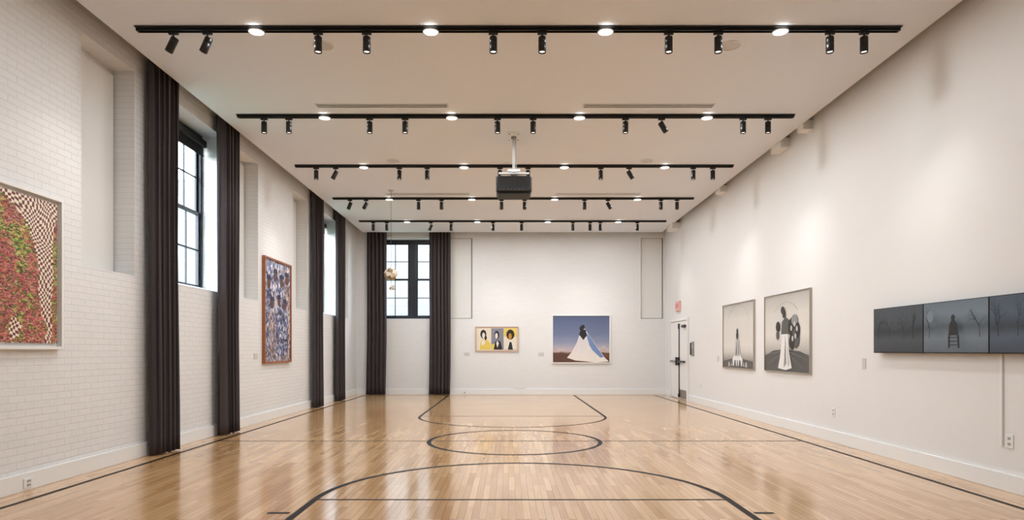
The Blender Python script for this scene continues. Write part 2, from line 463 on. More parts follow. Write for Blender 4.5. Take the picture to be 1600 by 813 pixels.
# ------------------------------------------------------------------ curtains
def curtain(p0, p1, z1, folds, amp, seed, lab):
    rnd = random.Random(seed)
    p0 = Vector(p0); p1 = Vector(p1); L = (p1-p0).length; d = (p1-p0)/L; nn = Vector((-d.y, d.x))
    cols = folds*12; rows = 26
    ph = [rnd.uniform(-.5, .5) for _ in range(folds+2)]
    am = [rnd.uniform(.7, 1.15) for _ in range(folds+2)]
    b = MB(); i0 = b.mi(M_curt); grid = []
    for r in range(rows+1):
        t = r/rows; z = .012+(z1-.012)*t; row = []
        for c in range(cols+1):
            s = c/cols; fi = s*folds; k = int(min(fi, folds-.001)); fr = fi-k
            A = am[k]*(1-fr)+am[k+1]*fr; P = ph[k]*(1-fr)+ph[k+1]*fr
            sway = .5*math.sin(t*2.2+seed+P*2)
            o = amp*A*math.sin(2*math.pi*fi+P+sway*.35*(1-t))+amp*.25*math.sin(5.1*math.pi*fi+P*3+t*2)
            u = s*L+.018*math.sin(4*math.pi*fi+t*1.5)+(.012*math.sin(t*6+seed))*(1-t)
            q = p0+d*u+nn*o
            row.append(b.bm.verts.new((q.x, q.y, z)))
        grid.append(row)
    for r in range(rows):
        for c in range(cols):
            f = b.bm.faces.new([grid[r][c], grid[r][c+1], grid[r+1][c+1], grid[r+1][c]]); f.smooth = True; f.material_index = i0
    o = b.obj('curtain'); m = o.modifiers.new('thick', 'SOLIDIFY'); m.thickness = .004
    top(o, lab, 'curtain', group='floor length charcoal curtains')
    return o
lb = 'floor-length charcoal pleated fabric curtain beside a tall window'
curtain((-4.36, 7.87), (-4.36, 8.40), 5.0, 5, .065, 1, lb)
curtain((-4.36, 9.72), (-4.36, 10.33), 5.0, 5, .06, 2, lb)
curtain((-4.36, 14.45), (-4.36, 14.95), 5.0, 5, .06, 3, lb)
curtain((-4.36, 16.38), (-4.36, 17.0), 5.0, 5, .06, 4, lb)
curtain((-4.17, 18.84), (-3.60, 18.84), 5.0, 5, .055, 5, 'floor-length charcoal pleated curtain in the room corner')
curtain((-2.34, 18.84), (-1.72, 18.84), 5.0, 6, .055, 6, 'floor-length charcoal pleated curtain on the end wall')
def rod(a, c, lab):
    b = MB(); b.cyl(a, c, .015, .015, M_black, 12); o = b.obj('curtain_rod'); top(o, lab, 'curtain rod', group='black curtain rods'); return o
rl = 'slim black curtain rod above the ceiling edge'
rod((-4.36, 7.6, 5.01), (-4.36, 10.6, 5.01), rl); rod((-4.36, 14.2, 5.01), (-4.36, 17.3, 5.01), rl); rod((-4.3, 18.84, 5.01), (-1.5, 18.84, 5.01), rl)

# ------------------------------------------------------------------ tracks, downlights, spots
rows = [6.88, 9.43, 11.98, 14.53, 17.08]
hidden_rows = [4.33, 1.78, -.77]  # unseen rows carrying on the ceiling pattern, added because the room needs their light
def area(name, loc, size, power, col=(.935, .965, 1.0), rot=(0,0,0), shape='DISK', sy=None):
    l = bpy.data.lights.new(name, 'AREA'); l.shape = shape; l.size = size
    if sy: l.size_y = sy
    l.energy = power; l.color = col
    o = bpy.data.objects.new(name, l); o.location = loc; o.rotation_euler = rot; COL.objects.link(o); return o
DX = [-2.70, -.835, 1.035, 2.905]
PW = 25
for ri, Y in enumerate(rows+hidden_rows):
    e = empty('lighting_track', (.1, Y, ZC-.002)); top(e, 'long black lighting track across the white ceiling', 'lighting track', group='black ceiling lighting tracks')
    b = MB(); x0, x1 = -4.075, 4.075
    b.box((x0,-.065,-.012), (x1,.065,0), M_black, .002)
    b.box((x0+.02,-.03,-.035), (x1-.02,-.022,-.012), M_black); b.box((x0+.02,.022,-.035), (x1-.02,.03,-.012), M_black)
    b.box((x0,-.03,-.035), (x0+.02,.03,-.012), M_black); b.box((x1-.02,-.03,-.035), (x1,.03,-.012), M_black)
    b.obj('track_housing', e)
    b = MB(); b.box((x0+.03,-.018,-.022), (x1-.03,.018,-.013), M_blackm); b.obj('track_insert', e)
    for X in DX:
        e = empty('downlight', (X, Y, ZC)); top(e, 'round glowing downlight set in a black ceiling track', 'ceiling light', group='round track downlights')
        b = MB(); b.lathe([(.088,-.036),(.088,-.044),(.078,-.047),(.074,-.040)], M_lgrey); b.obj('trim_ring', e)
        b = MB(); b.ell(0, 0, .076, .076, M_glow, -.042, 28); b.obj('lens', e)
        area('downlight_lamp', (X, Y, ZC-.052), .14, PW if ri < 5 else PW*.4)
sx = [-3.587, -3.224, -2.04, -1.52, -.166, .357, 1.711, 2.24, 3.435, 3.80]
sx5 = [-3.60, -3.24, -2.07, -1.53, -.42, .34, 1.70, 2.157, 2.43, 3.41]
tilts = {(0,0): 26, (0,1): 24, (1,7): -32, (2,1): 28, (2,7): -32, (3,0): 22, (3,1): 28, (3,7): -30, (4,2): 22}
b = MB(); b.box((-.05,-.016,-.04), (.05,.016,0), M_black, .003); adp = b.obj('adapter')
b = MB(); b.cyl((0,0,-.04), (0,0,-.125), .009, .009, M_black, 12); b.cyl((-.02,0,-.125), (.02,0,-.125), .012, .012, M_black, 12); stem = b.obj('stem')
b = MB(); b.lathe([(.0,.0),(.036,.0),(.041,-.005),(.041,-.060),(.0395,-.062),(.041,-.064),(.041,-.165),(.036,-.166),(.033,-.150),(.0,-.150)], M_black); headm = b.obj('lamp_head')
b = MB(); b.ell(0,0,.031,.031, M_glow2, -.152, 20); lensm = b.obj('lens')
protos = (adp.data, stem.data, headm.data, lensm.data)
for o in (adp, stem, headm, lensm): bpy.data.objects.remove(o)
for ri, Y in enumerate(rows):
    for ci, X in enumerate(sx5 if ri == 4 else sx):
        t = tilts.get((ri, ci), 0)
        e = empty('spotlight', (X, Y, ZC-.03))
        top(e, 'black cylindrical spotlight hanging from ceiling track' + (', head tilted' if t else ', pointing down'), 'spotlight', group='black track spotlights')
        a = bpy.data.objects.new('adapter', protos[0]); link(a, e)
        s = bpy.data.objects.new('stem', protos[1]); link(s, e)
        h = bpy.data.objects.new('lamp_head', protos[2]); link(h, e); h.location = (0, 0, -.06-.005); h.rotation_euler = (0, math.radians(t), 0)
        if t: h.location = (.02*(1 if t > 0 else -1), 0, -.075)
        l = bpy.data.objects.new('lens', protos[3]); link(l, h)

def spot(src, dst, power, ang=65):
    l = bpy.data.lights.new('spot_lamp', 'SPOT'); l.energy = power; l.spot_size = math.radians(ang); l.spot_blend = 1; l.shadow_soft_size = .03; l.color = (1, .975, .94)
    o = bpy.data.objects.new('spot_lamp', l); o.location = src
    o.rotation_euler = (Vector(dst)-Vector(src)).to_track_quat('-Z', 'Y').to_euler(); COL.objects.link(o)
zs = 4.44
for s, d, p in [((-3.6,6.88,zs),(-4.5,6.0,1.9),45), ((-3.22,6.88,zs),(-4.5,7.3,2.0),30),
                ((3.8,6.85,zs),(4.6,6.4,1.0),48), ((3.43,6.85,zs),(4.6,7.6,1.0),48), ((3.8,9.4,zs),(4.6,9.9,1.2),50), ((3.43,9.4,zs),(4.6,11.0,1.3),60),
                ((3.8,11.95,zs),(4.6,12.5,1.3),45), ((3.43,11.95,zs),(4.6,13.4,1.3),55),
                ((-3.6,11.95,zs),(-4.5,12.3,2.0),50), ((-3.22,11.95,zs),(-4.5,13.0,2.0),45), ((-3.6,9.4,zs),(-4.5,11.3,2),35),
                ((-.42,17.0,zs),(-.35,18.98,1.6),45), ((.34,17.0,zs),(.2,18.98,1.4),35), ((1.7,17.0,zs),(1.9,18.98,1.6),50), ((2.43,17.0,zs),(2.6,18.98,1.6),50),
                ((3.41,17.0,zs),(4.6,16.5,1.5),50)]:
    spot(s, d, p)

for (x0, x1, Y) in [(-2.72,-.85,9.05), (1.04,2.90,9.05), (-2.70,-.85,14.15), (1.04,2.90,14.15)]:
    e = empty('air_diffuser', ((x0+x1)/2, Y, ZC)); top(e, 'slim white linear slot air diffuser in ceiling', 'air vent', group='linear ceiling diffusers')
    h = (x1-x0)/2; b = MB()
    for y0 in (-.075, -.01, .055): b.box((-h, y0, -.010), (h, y0+.02, 0), M_white)
    b.box((-h,-.055,-.010), (-h+.02,.055,0), M_white); b.box((h-.02,-.055,-.010), (h,.055,0), M_white)
    b.obj('diffuser_frame', e)
    b = MB(); b.box((-h+.02,-.055,-.003), (h-.02,.055,0), M_dgrey); b.obj('slot', e)
for X, Y in [(-2.1,7.27), (2.5,7.27), (-2.1,11.68), (2.5,11.68)]:
    e = empty('ceiling_speaker', (X, Y, ZC)); top(e, 'round pale flush ceiling speaker grille', 'speaker', group='round ceiling speakers')
    b = MB(); b.lathe([(.125,0),(.125,-.008),(.113,-.010),(.11,-.004)], M_white); b.obj('rim', e)
    b = MB(); b.ell(0,0,.111,.111, M_lgrey, -.005, 28); b.obj('grille', e)

# ------------------------------------------------------------------ projector
e = empty('projector', (.08, 10.35, ZC)); top(e, 'black projector hanging from ceiling on a white pole mount', 'projector')
b = MB(); b.box((-.11,-.2,-.012), (.11,.2,0), M_white, .003)
for x in (-.07,.07):
    for y in (-.14,.14): b.cyl((x,y,-.02), (x,y,-.012), .014, .014, M_grey, 12)
b.cyl((0,0,-.05), (0,0,-.012), .04, .045, M_grey, 20)
b.obj('ceiling_plate', e)
b = MB(); b.cyl((0,0,-.56), (0,0,-.05), .025, .025, M_white, 20); b.cyl((.045,.01,-.6), (.03,.01,-.012), .006, .006, M_lgrey, 8); b.obj('pole', e)
b = MB(); b.box((-.10,-.12,-.60), (.10,.12,-.56), M_white, .006)
b.box((-.24,-.18,-.655), (.24,-.14,-.63), M_white, .004); b.box((-.24,.12,-.655), (.24,.16,-.63), M_white, .004)
b.box((-.05,-.2,-.63), (.05,.18,-.60), M_white, .004)
for x in (-.2,.2): b.cyl((x,-.16,-.70), (x,-.16,-.63), .01, .01, M_grey, 10)
b.obj('mount_bracket', e)
b = MB(); b.box((-.285,-.22,-.95), (.285,.25,-.69), M_black, .03); b.box((-.26,-.2,-.975), (.26,.2,-.95), M_blackm, .01)
body = b.obj('body', e)
b = MB()
for k in range(9): b.box((.03+k*.024,-.226,-.86), (.045+k*.024,-.219,-.73), M_blackm)
b.obj('vent_grille', body)
b = MB(); b.box((-.25,-.225,-.93), (.22,-.219,-.88), M_blackm)
for k in range(7): b.box((-.23+k*.06,-.228,-.915), (-.205+k*.06,-.225,-.897), M_dgrey)
b.obj('port_panel', body)
b = MB(); b.cyl((-.1,.25,-.82), (-.1,.31,-.82), .06, .055, M_dgrey, 24); b.obj('lens', body)

# ------------------------------------------------------------------ framed pictures
def framed(name, wall, u0, v0, w, h, fw, fd, fmat, bg, lab, cat, mat_border=0, matm=None):
    e = empty(name, mat4=surf_matrix(wall, u0, v0)); top(e, lab, cat)
    b = MB()
    b.box((0,0,0), (fw,h,fd), fmat, .003); b.box((w-fw,0,0), (w,h,fd), fmat, .003)
    b.box((fw,0,0), (w-fw,fw,fd), fmat, .003); b.box((fw,h-fw,0), (w-fw,h,fd), fmat, .003)
    b.box((fw,fw,0), (w-fw,h-fw,.006), fmat)
    b.obj('frame', e)
    if mat_border:
        b = MB(); b.poly([(fw,fw),(w-fw,fw),(w-fw,h-fw),(fw,h-fw)], matm, .008); b.obj('backing', e)
    a = fw+mat_border; zz = fd*.55
    art = MB(); art.box((0,0,-.004 if not mat_border else -.012), (w-2*a,h-2*a,0), bg)
    return e, art, (a, a, zz), (w-2*a, h-2*a)

def finish(e, art, off, name='artwork'):
    o = art.obj(name, e); o.location = off; return o

class Scaled:
    """draw on art in 0..1 coords, stacking layers"""
    def __init__(s, art, size): s.a = art; s.w, s.h = size; s.z = .0006
    def nx(s): s.z += .00025; return s.z
    def poly(s, pts, m): s.a.poly([(max(0,min(1,x))*s.w, max(0,min(1,y))*s.h) for x, y in pts], m, s.nx())
    def ell(s, cx, cy, rx, ry, m, n=18): s.poly([(cx+rx*math.cos(2*math.pi*k/n), cy+ry*math.sin(2*math.pi*k/n)) for k in range(n)], m)
    def line(s, x0, y0, x1, y1, t, m):
        dx, dy = (x1-x0)*s.w, (y1-y0)*s.h; L = math.hypot(dx, dy) or 1; nx, ny = -dy/L*t/2/s.w, dx/L*t/2/s.h
        s.poly([(x0-nx,y0-ny),(x1-nx*.6,y1-ny*.6),(x1+nx*.6,y1+ny*.6),(x0+nx,y0+ny)], m)
    def rough(s, pts, m, amp, seed, sub=5):
        """polygon with a ragged edge"""
        rnd = random.Random(seed); out = []
        for (a, c) in zip(pts, pts[1:]+pts[:1]):
            for k in range(sub):
                t = k/sub; out.append((a[0]+(c[0]-a[0])*t+rnd.uniform(-amp, amp), a[1]+(c[1]-a[1])*t+rnd.uniform(-amp, amp)))
        s.poly(out, m)

def checker_mat():
    m, nt, p = newmat('warped_checker')
    tc = N(nt, 'ShaderNodeTexCoord'); no = N(nt, 'ShaderNodeTexNoise'); no.inputs['Scale'].default_value = 3
    nt.links.new(tc.outputs['Object'], no.inputs['Vector'])
    vm = N(nt, 'ShaderNodeVectorMath', operation='SCALE'); vm.inputs['Scale'].default_value = .24; nt.links.new(no.outputs[1], vm.inputs[0])
    va = N(nt, 'ShaderNodeVectorMath', operation='ADD'); nt.links.new(tc.outputs['Object'], va.inputs[0]); nt.links.new(vm.outputs[0], va.inputs[1])
    mp = N(nt, 'ShaderNodeMapping'); mp.inputs['Scale'].default_value = (1, 1, 0); nt.links.new(va.outputs[0], mp.inputs[0])
    ck = N(nt, 'ShaderNodeTexChecker'); ck.inputs['Scale'].default_value = 34
    ck.inputs['Color1'].default_value = sr(238, 226, 205); ck.inputs['Color2'].default_value = sr(105, 42, 36)
    nt.links.new(mp.outputs[0], ck.inputs['Vector']); nt.links.new(ck.outputs[0], p.inputs['Base Color'])
    return m
M_chk = checker_mat()
pinks = [sr(176,84,84), sr(130,58,50), sr(196,124,110), sr(104,120,48), sr(208,140,130), sr(88,46,40), sr(190,100,62), sr(150,70,80)]
greens = [sr(110,140,45), sr(150,175,70), sr(84,58,36), sr(180,120,70), sr(74,96,40), sr(200,190,120)]
M_pw1 = cells('patchwork_pink_green', pinks, 42, .06, (1,2.6,1), alt=greens, angle=.7)
M_pw2 = cells('patchwork_green', greens, 46, .05, (1,2.2,1), alt=pinks, angle=-.5)
e, art, off, size = framed('framed_painting', 'L', 5.08, 1.31, 1.34, 1.49, .03, .06, M_white, M_chk,
    'white framed painting with red checkerboard and pink green patchwork figure', 'painting', .03, M_white)
S = Scaled(art, size)
S.rough([(0,0),(.86,0),(.89,.1),(.82,.22),(.79,.34),(.80,.46),(.78,.58),(.74,.70),(.67,.80),(.57,.90),(.45,.97),(.3,.97),(.15,.92),(0,.85)], M_pw1, .012, 4)
S.rough([(.93,0),(1,0),(1,.30),(1,.60),(1,.86),(.985,.92),(.965,.8),(.95,.6),(.965,.45),(.935,.3),(.945,.15)], M_pw2, .008, 5)
S.rough([(.50,.02),(.58,.03),(.62,.12),(.56,.18),(.50,.14)], M_chk, .01, 6)
S.rough([(.66,.26),(.74,.22),(.77,.32),(.70,.36)], M_pw2, .012, 9)
finish(e, art, off)

M_wood = plain('reddish_wood_frame', sr(150, 92, 56), .45, var=.25, scale=30)
M_b1 = cells('paint_blue_mix', [sr(90,105,150), sr(165,175,200), sr(50,52,85), sr(222,222,226), sr(140,125,125), sr(110,130,175), sr(190,165,150)], 26, .08, (1,.5,1))
M_b2 = cells('paint_dark_mix', [sr(40,44,80), sr(70,75,115), sr(140,150,185), sr(60,52,62), sr(205,205,215), sr(95,95,130)], 30, .08, (1,.6,1))
M_b3 = cells('paint_warm_mix', [sr(150,125,115), sr(205,198,198), sr(85,70,80), sr(120,128,165), sr(185,160,140)], 28, .08, (1,.6,1))
M_skin = plain('paint_brown', sr(92, 60, 50), .6, var=.3, scale=30)
M_navy = plain('paint_navy', sr(34, 38, 66), .6, var=.3, scale=30)
e, art, off, size = framed('framed_painting', 'L', 11.72, 1.06, 1.44, 1.98, .035, .06, M_wood, M_b1,
    'wood framed painting of a standing group in blue and white', 'painting')
S = Scaled(art, size)
S.poly([(0,.0),(1,0),(1,.14),(.5,.10),(0,.16)], M_b3)
for i, (cx, hy) in enumerate(((.16,.80),(.40,.88),(.64,.84),(.86,.88))):
    m = (M_b2, M_b1, M_b2, M_b3)[i]
    S.poly([(cx-.11,.45),(cx-.12,hy-.16),(cx-.07,hy-.09),(cx+.07,hy-.09),(cx+.12,hy-.16),(cx+.11,.45),(cx+.09,.05),(cx+.02,.05),(cx,.4),(cx-.02,.05),(cx-.09,.05)], m)
    S.ell(cx, hy-.03, .07, .06, M_skin); S.poly([(cx-.085,hy),(cx+.10,hy),(cx+.07,hy+.035),(cx,hy+.05),(cx-.07,hy+.035)], M_navy)
for i, (cx, hy) in enumerate(((.28,.60),(.54,.63),(.77,.60))):
    m = (M_b3, M_b2, M_b2)[i]
    S.poly([(cx-.12,.05),(cx-.13,hy-.15),(cx-.06,hy-.08),(cx+.06,hy-.08),(cx+.13,hy-.15),(cx+.12,.05)], m)
    S.ell(cx, hy-.02, .065, .055, M_skin); S.poly([(cx-.08,hy),(cx+.08,hy),(cx+.06,hy+.04),(cx-.06,hy+.04)], M_navy)
finish(e, art, off)

M_pinkw = plain('pale_pink_wood', sr(205, 178, 165), .5)
M_cream = plain('cream_paper', sr(225, 212, 190), .6)
M_yel = plain('yellow_paper', sr(222, 195, 90), .6, var=.06); M_gry = plain('grey_blue_paper', sr(128, 128, 142), .6, var=.06)
M_ink = plain('black_ink', sr(28, 25, 28), .6); M_pap = plain('white_paper', sr(225, 220, 212), .6); M_gold = plain('ochre_ink', sr(190, 135, 40), .6)
e, art, off, size = framed('framed_print', 'B', -.99, 1.27, 1.28, .74, .025, .04, M_pinkw, M_cream,
    'pale wood framed triptych print of three portraits on yellow and grey', 'print', .02, M_cream)
S = Scaled(art, size)
for k, (x0, x1, bgm) in enumerate(((.01,.35,M_cream),(.36,.665,M_gry),(.675,.99,M_cream))):
    S.poly([(x0,.02),(x1,.02),(x1,.98),(x0,.98)], bgm); w = x1-x0
    L = lambda x: x0+w*x
    if k == 0:
        S.poly([(L(.2),.02),(L(.98),.02),(L(.98),.30),(L(.8),.42),(L(.45),.5),(L(.25),.36)], M_yel)
        S.ell(L(.45), .72, .075, .2, M_ink); S.ell(L(.47), .66, .035, .13, M_pap); S.ell(L(.62), .55, .03, .10, M_ink); S.poly([(L(.3),.35),(L(.5),.5),(L(.6),.3),(L(.35),.2)], M_pap)
    elif k == 1:
        S.poly([(L(.02),.02),(L(.35),.02),(L(.30),.30),(L(.02),.25)], M_yel)
        S.ell(L(.45), .68, .06, .19, M_ink); S.ell(L(.42), .64, .033, .13, M_pap); S.poly([(L(.2),.02),(L(.9),.02),(L(.75),.38),(L(.5),.46),(L(.3),.35)], M_ink)
        S.poly([(L(.4),.3),(L(.5),.44),(L(.62),.3),(L(.5),.1)], M_pap)
    else:
        S.poly([(L(.0),.60),(L(1),.60),(L(1),.98),(L(0),.98)], M_yel)
        S.ell(L(.5), .70, .10, .23, M_ink); S.ell(L(.48), .62, .04, .14, M_gold); S.poly([(L(.1),.02),(L(.95),.02),(L(.8),.32),(L(.5),.44),(L(.2),.3)], M_pap)
        S.poly([(L(.3),.02),(L(.45),.38),(L(.6),.34),(L(.7),.02)], M_ink)
finish(e, art, off)

w0, h0 = 1.735, 1.44
M_sky = grad('dusk_photo', h0-.07, [(0,sr(70,48,40)),(.12,sr(120,80,60)),(.20,sr(95,72,66)),(.235,sr(195,172,165)),(.30,sr(182,172,182)),(.42,sr(140,148,172)),(.6,sr(112,124,154)),(1,sr(82,94,126))], .10, 3, (1,3,1), rough=.3)
M_cloth = grad('white_cloth_photo', h0, [(0,sr(235,228,220)),(.5,sr(215,210,212)),(1,sr(235,232,230))], .5, 5, (3,.6,1))
M_bluec = plain('blue_shadow_cloth', sr(115, 140, 185), .5, var=.2); M_cloud = plain('pale_cloud', sr(195, 184, 188), .5, var=.05)
M_dark = plain('near_black_print', sr(30, 26, 28), .5)
e, art, off, size = framed('framed_photograph', 'B', 1.265, .915, w0, h0, .035, .045, M_white, M_sky,
    'white framed color photograph of figure in a white cape at dusk', 'photograph')
S = Scaled(art, size)
for (x, y, r) in ((.70,.31,.05),(.80,.29,.06),(.90,.33,.05),(.15,.27,.07),(.97,.28,.05)): S.ell(x, y, r, .022, M_cloud)
S.poly([(0,.0),(1,0),(1,.10),(.8,.13),(.5,.16),(.2,.19),(0,.2)], plain('brown_land', sr(92,60,46), .6, var=.3))
S.poly([(.50,.70),(.56,.73),(.66,.55),(.78,.34),(.92,.10),(.99,.02),(.75,.0),(.60,.02),(.40,.04),(.25,.10),(.33,.22),(.42,.42)], M_cloth)
S.poly([(.57,.66),(.64,.58),(.76,.36),(.90,.12),(.84,.10),(.70,.26),(.62,.42)], M_bluec)
S.poly([(.54,.5),(.60,.56),(.66,.30),(.80,.06),(.62,.10)], M_cloth)
S.poly([(.46,.60),(.50,.72),(.58,.70),(.60,.58),(.54,.48)], M_dark)
S.ell(.53, .76, .034, .05, M_dark); S.ell(.50, .73, .03, .05, M_dark)
finish(e, art, off)

def mono_bg(name, H, hor):
    return grad(name, H, [(0,sr(80,78,75)),(hor*.5,sr(150,146,140)),(hor,sr(205,201,194)),(hor+.1,sr(218,214,207)),(.75,sr(208,204,197)),(1,sr(172,168,161))], .08, 2, (1,1,1), rough=.35)
M_m = [plain('print_grey_%d' % i, sr(v, v-1, v-4), .45, var=.15, scale=40) for i, v in enumerate((32, 84, 140, 190, 228))]
M_alu = plain('silver_frame', sr(175, 168, 158), .35, metal=.5)
e, art, off, size = framed('framed_photograph', 'R', 13.76, .935, 1.74, 1.325, .015, .04, M_alu, mono_bg('mono_backdrop', 1.3, .25),
    'silver framed monochrome photograph of a seated figure atop a tiered base', 'photograph')
S = Scaled(art, size)
pts = arc_pts(.5, .62, .36, math.radians(15), math.radians(165), 20)
for (a, c) in zip(pts, pts[1:]): S.line(a[0], a[1], c[0], c[1], .008, M_m[2])
S.poly([(0,0),(1,0),(1,.10),(.7,.14),(.3,.14),(0,.10)], M_m[1])
S.poly([(.28,.03),(.72,.03),(.66,.14),(.56,.26),(.44,.26),(.34,.14)], M_m[4])
for k, x in enumerate((.33,.42,.5,.58,.67)): S.poly([(x-.03,.03),(x+.03,.03),(x+.015,.12),(x-.015,.12)], M_m[0 if k % 2 else 2])
S.poly([(.40,.18),(.60,.18),(.56,.40),(.52,.52),(.47,.52),(.43,.40)], M_m[3])
S.poly([(.44,.20),(.50,.46),(.48,.20)], M_m[1]); S.poly([(.52,.20),(.53,.44),(.57,.22)], M_m[2])
S.ell(.495, .50, .035, .06, M_m[0]); S.ell(.495, .57, .025, .04, M_m[0])
for x in (.22,.78): S.poly([(x-.03,.02),(x+.03,.02),(x+.02,.09),(x-.02,.09)], M_m[3])
finish(e, art, off)
e, art, off, size = framed('framed_photograph', 'R', 11.52, .935, 1.745, 1.325, .015, .04, M_alu, mono_bg('mono_backdrop_dark', 1.3, .38),
    'silver framed monochrome photograph of standing figure carrying large bundles', 'photograph')
S = Scaled(art, size)
S.poly([(0,0),(1,0),(1,.20),(.8,.26),(.5,.29),(.2,.27),(0,.2)], M_m[1])
for k in range(14):
    a = math.radians(10+k*12.3); S.line(.5, .27, .5+.5*math.cos(a+math.pi), .27+.3*math.sin(a+math.pi), .006, M_m[0 if k % 2 else 2])
pts = arc_pts(.5, .55, .34, math.radians(40), math.radians(140), 16)
for (a, c) in zip(pts, pts[1:]): S.line(a[0], a[1], c[0], c[1], .008, M_m[2])
S.poly([(.33,.04),(.50,.02),(.64,.05),(.58,.25),(.55,.5),(.50,.66),(.44,.64),(.42,.45),(.38,.2)], M_m[4])
S.poly([(.46,.05),(.50,.5),(.52,.1)], M_m[2]); S.poly([(.55,.06),(.53,.4),(.60,.1)], M_m[3])
S.poly([(.40,.48),(.60,.48),(.58,.66),(.50,.70),(.42,.64)], M_m[1])
for (x, y, rx, ry, mm) in ((.66,.56,.10,.13,0),(.72,.42,.08,.12,1),(.64,.38,.06,.10,0),(.70,.65,.07,.07,2),(.76,.52,.05,.10,0),(.33,.58,.05,.07,0),(.32,.47,.035,.06,1)):
    S.ell(x, y, rx, ry, M_m[mm])
for (x, y) in ((.63,.55),(.70,.60),(.72,.45),(.66,.42),(.75,.54)): S.ell(x, y, .02, .035, M_m[3])
S.ell(.47, .74, .035, .055, M_m[0]); S.ell(.44, .79, .04, .05, M_m[0])
finish(e, art, off)

# ------------------------------------------------------------------ televisions
def branches(S, x, y, ang, ln, t, m, depth, rnd):
    x1 = x+ln*math.cos(ang)*.56; y1 = y+ln*math.sin(ang)
    if not (0 < x1 < 1): return
    S.line(x, y, x1, min(y1,.995), t, m)
    if depth == 0 or y1 > 1: return
    for _ in range(3 if depth > 2 else 2):
        branches(S, x1, y1, ang+rnd.uniform(-.75,.75), ln*rnd.uniform(.6,.85), t*.6, m, depth-1, rnd)
TW, THh = .955, .54
scr = [grad('screen_dusk_a', THh, [(0,(.030,.034,.038,1)),(.3,(.055,.062,.066,1)),(.45,(.016,.019,.021,1)),(.7,(.06,.068,.075,1)),(1,(.05,.056,.064,1))], .2, 5, emit=.75, rough=.4),
       grad('screen_snow', THh, [(0,(.07,.08,.09,1)),(.3,(.12,.135,.145,1)),(.5,(.05,.06,.066,1)),(.75,(.13,.15,.165,1)),(1,(.10,.12,.135,1))], .2, 4, emit=1.0, rough=.4),
       grad('screen_dusk_b', THh, [(0,(.028,.034,.045,1)),(.3,(.055,.07,.09,1)),(.45,(.018,.022,.03,1)),(.7,(.055,.07,.095,1)),(1,(.045,.055,.075,1))], .2, 5, emit=.9, rough=.4)]
M_tree = emis('screen_tree_silhouette', (.006, .008, .009, 1), 1); M_tree2 = emis('screen_haze_grey', (.16, .18, .20, 1), 1)
tl = ['wall mounted television showing bare trees at dusk', 'wall mounted television showing dark figure on stacked chairs in snow', 'wall mounted television showing blue winter trees']
for k in range(3):
    u = 7.97-k*.96
    e = empty('television', mat4=surf_matrix('R', u, 1.27, .002)); top(e, tl[k], 'television', group='row of joined wall televisions')
    b = MB(); b.box((0,0,.045), (TW,THh,.088), M_blackm, .004); cas = b.obj('casing', e)
    b = MB(); b.box((.2,.1,.0), (.75,.4,.045), M_dgrey, .003); b.obj('wall_bracket', e)
    b = MB(); b.box((.008,.012,.0), (TW-.008,THh-.008,.001), scr[k])
    S = Scaled(b, (TW, THh)); S.z = .0012; rnd = random.Random(20+k)
    for (tx, tt) in (((.12,.014),(.38,.010),(.7,.012),(.9,.016)) if k != 1 else ((.1,.010),(.9,.012))):
        branches(S, tx, .30, math.pi/2+rnd.uniform(-.1,.1), .2, tt, M_tree, 4, rnd)
    if k == 1:
        S.poly([(.45,.10),(.48,.10),(.485,.34),(.455,.34)], M_tree); S.poly([(.60,.10),(.63,.10),(.62,.34),(.59,.34)], M_tree)
        for y in (.16,.23,.30): S.line(.45, y, .62, y, .012, M_tree)
        S.poly([(.46,.34),(.61,.34),(.60,.54),(.56,.62),(.50,.62),(.47,.54)], M_tree); S.ell(.53, .67, .032, .06, M_tree)
        S.ell(.16, .72, .05, .11, M_tree2)
    o = b.obj('screen', e); o.location = (0, 0, .0885)

def plate(name, wall, u, v, w, h, mat, lab, cat, grp=None, sockets=False, d=.008):
    e = empty(name, mat4=surf_matrix(wall, u, v, .03 if sockets == 'bb' else 0)); top(e, lab, cat, grp)
    b = MB(); b.box((0,0,0), (w,h,d), mat, .002); b.obj('plate', e)
    if sockets:
        for cy in (h*.3, h*.7):
            b = MB()
            b.box((w*.28,cy-h*.12,d), (w*.72,cy+h*.12,d+.002), M_lgrey)
            b.box((w*.38,cy-.012,d+.002), (w*.43,cy+.008,d+.003), M_dgrey); b.box((w*.57,cy-.012,d+.002), (w*.62,cy+.008,d+.003), M_dgrey)
            b.obj('socket', e)
    return e
g = 'white electrical outlets'
plate('electrical_outlet', 'R', 9.17, .36, .09, .13, M_white, 'white electrical outlet on the plain wall', 'outlet', g, True)
plate('electrical_outlet', 'R', 15.5, .38, .09, .13, M_white, 'white electrical outlet on the plain wall', 'outlet', g, True)
plate('electrical_outlet', 'R', 5.96, .40, .09, .13, M_white, 'white outlet below the cable raceway', 'outlet', g, True)
plate('electrical_outlet', 'L', 5.92, .025, .12, .09, M_white, 'white outlet set on the baseboard', 'outlet', g, 'bb')
plate('electrical_outlet', 'B', -1.36, .03, .12, .07, M_white, 'white outlet set on the baseboard', 'outlet', g, 'bb')
b = MB(); b.box((0,0,0), (.03,.86,.018), M_white, .003); o = b.obj('cable_raceway'); o.matrix_world = surf_matrix('R', 6.02, .41); top(o, 'narrow white cable raceway below television', 'cable cover')
g = 'small artwork labels'
plate('wall_label', 'R', 8.38, 1.06, .085, .14, M_lgrey, 'small pale grey wall label beside televisions', 'label', g)
plate('wall_label', 'R', 14.2, 1.06, .10, .12, M_lgrey, 'small pale wall thermostat beside monochrome photograph', 'label', g)  # thermostat, built as a plain plate like the labels
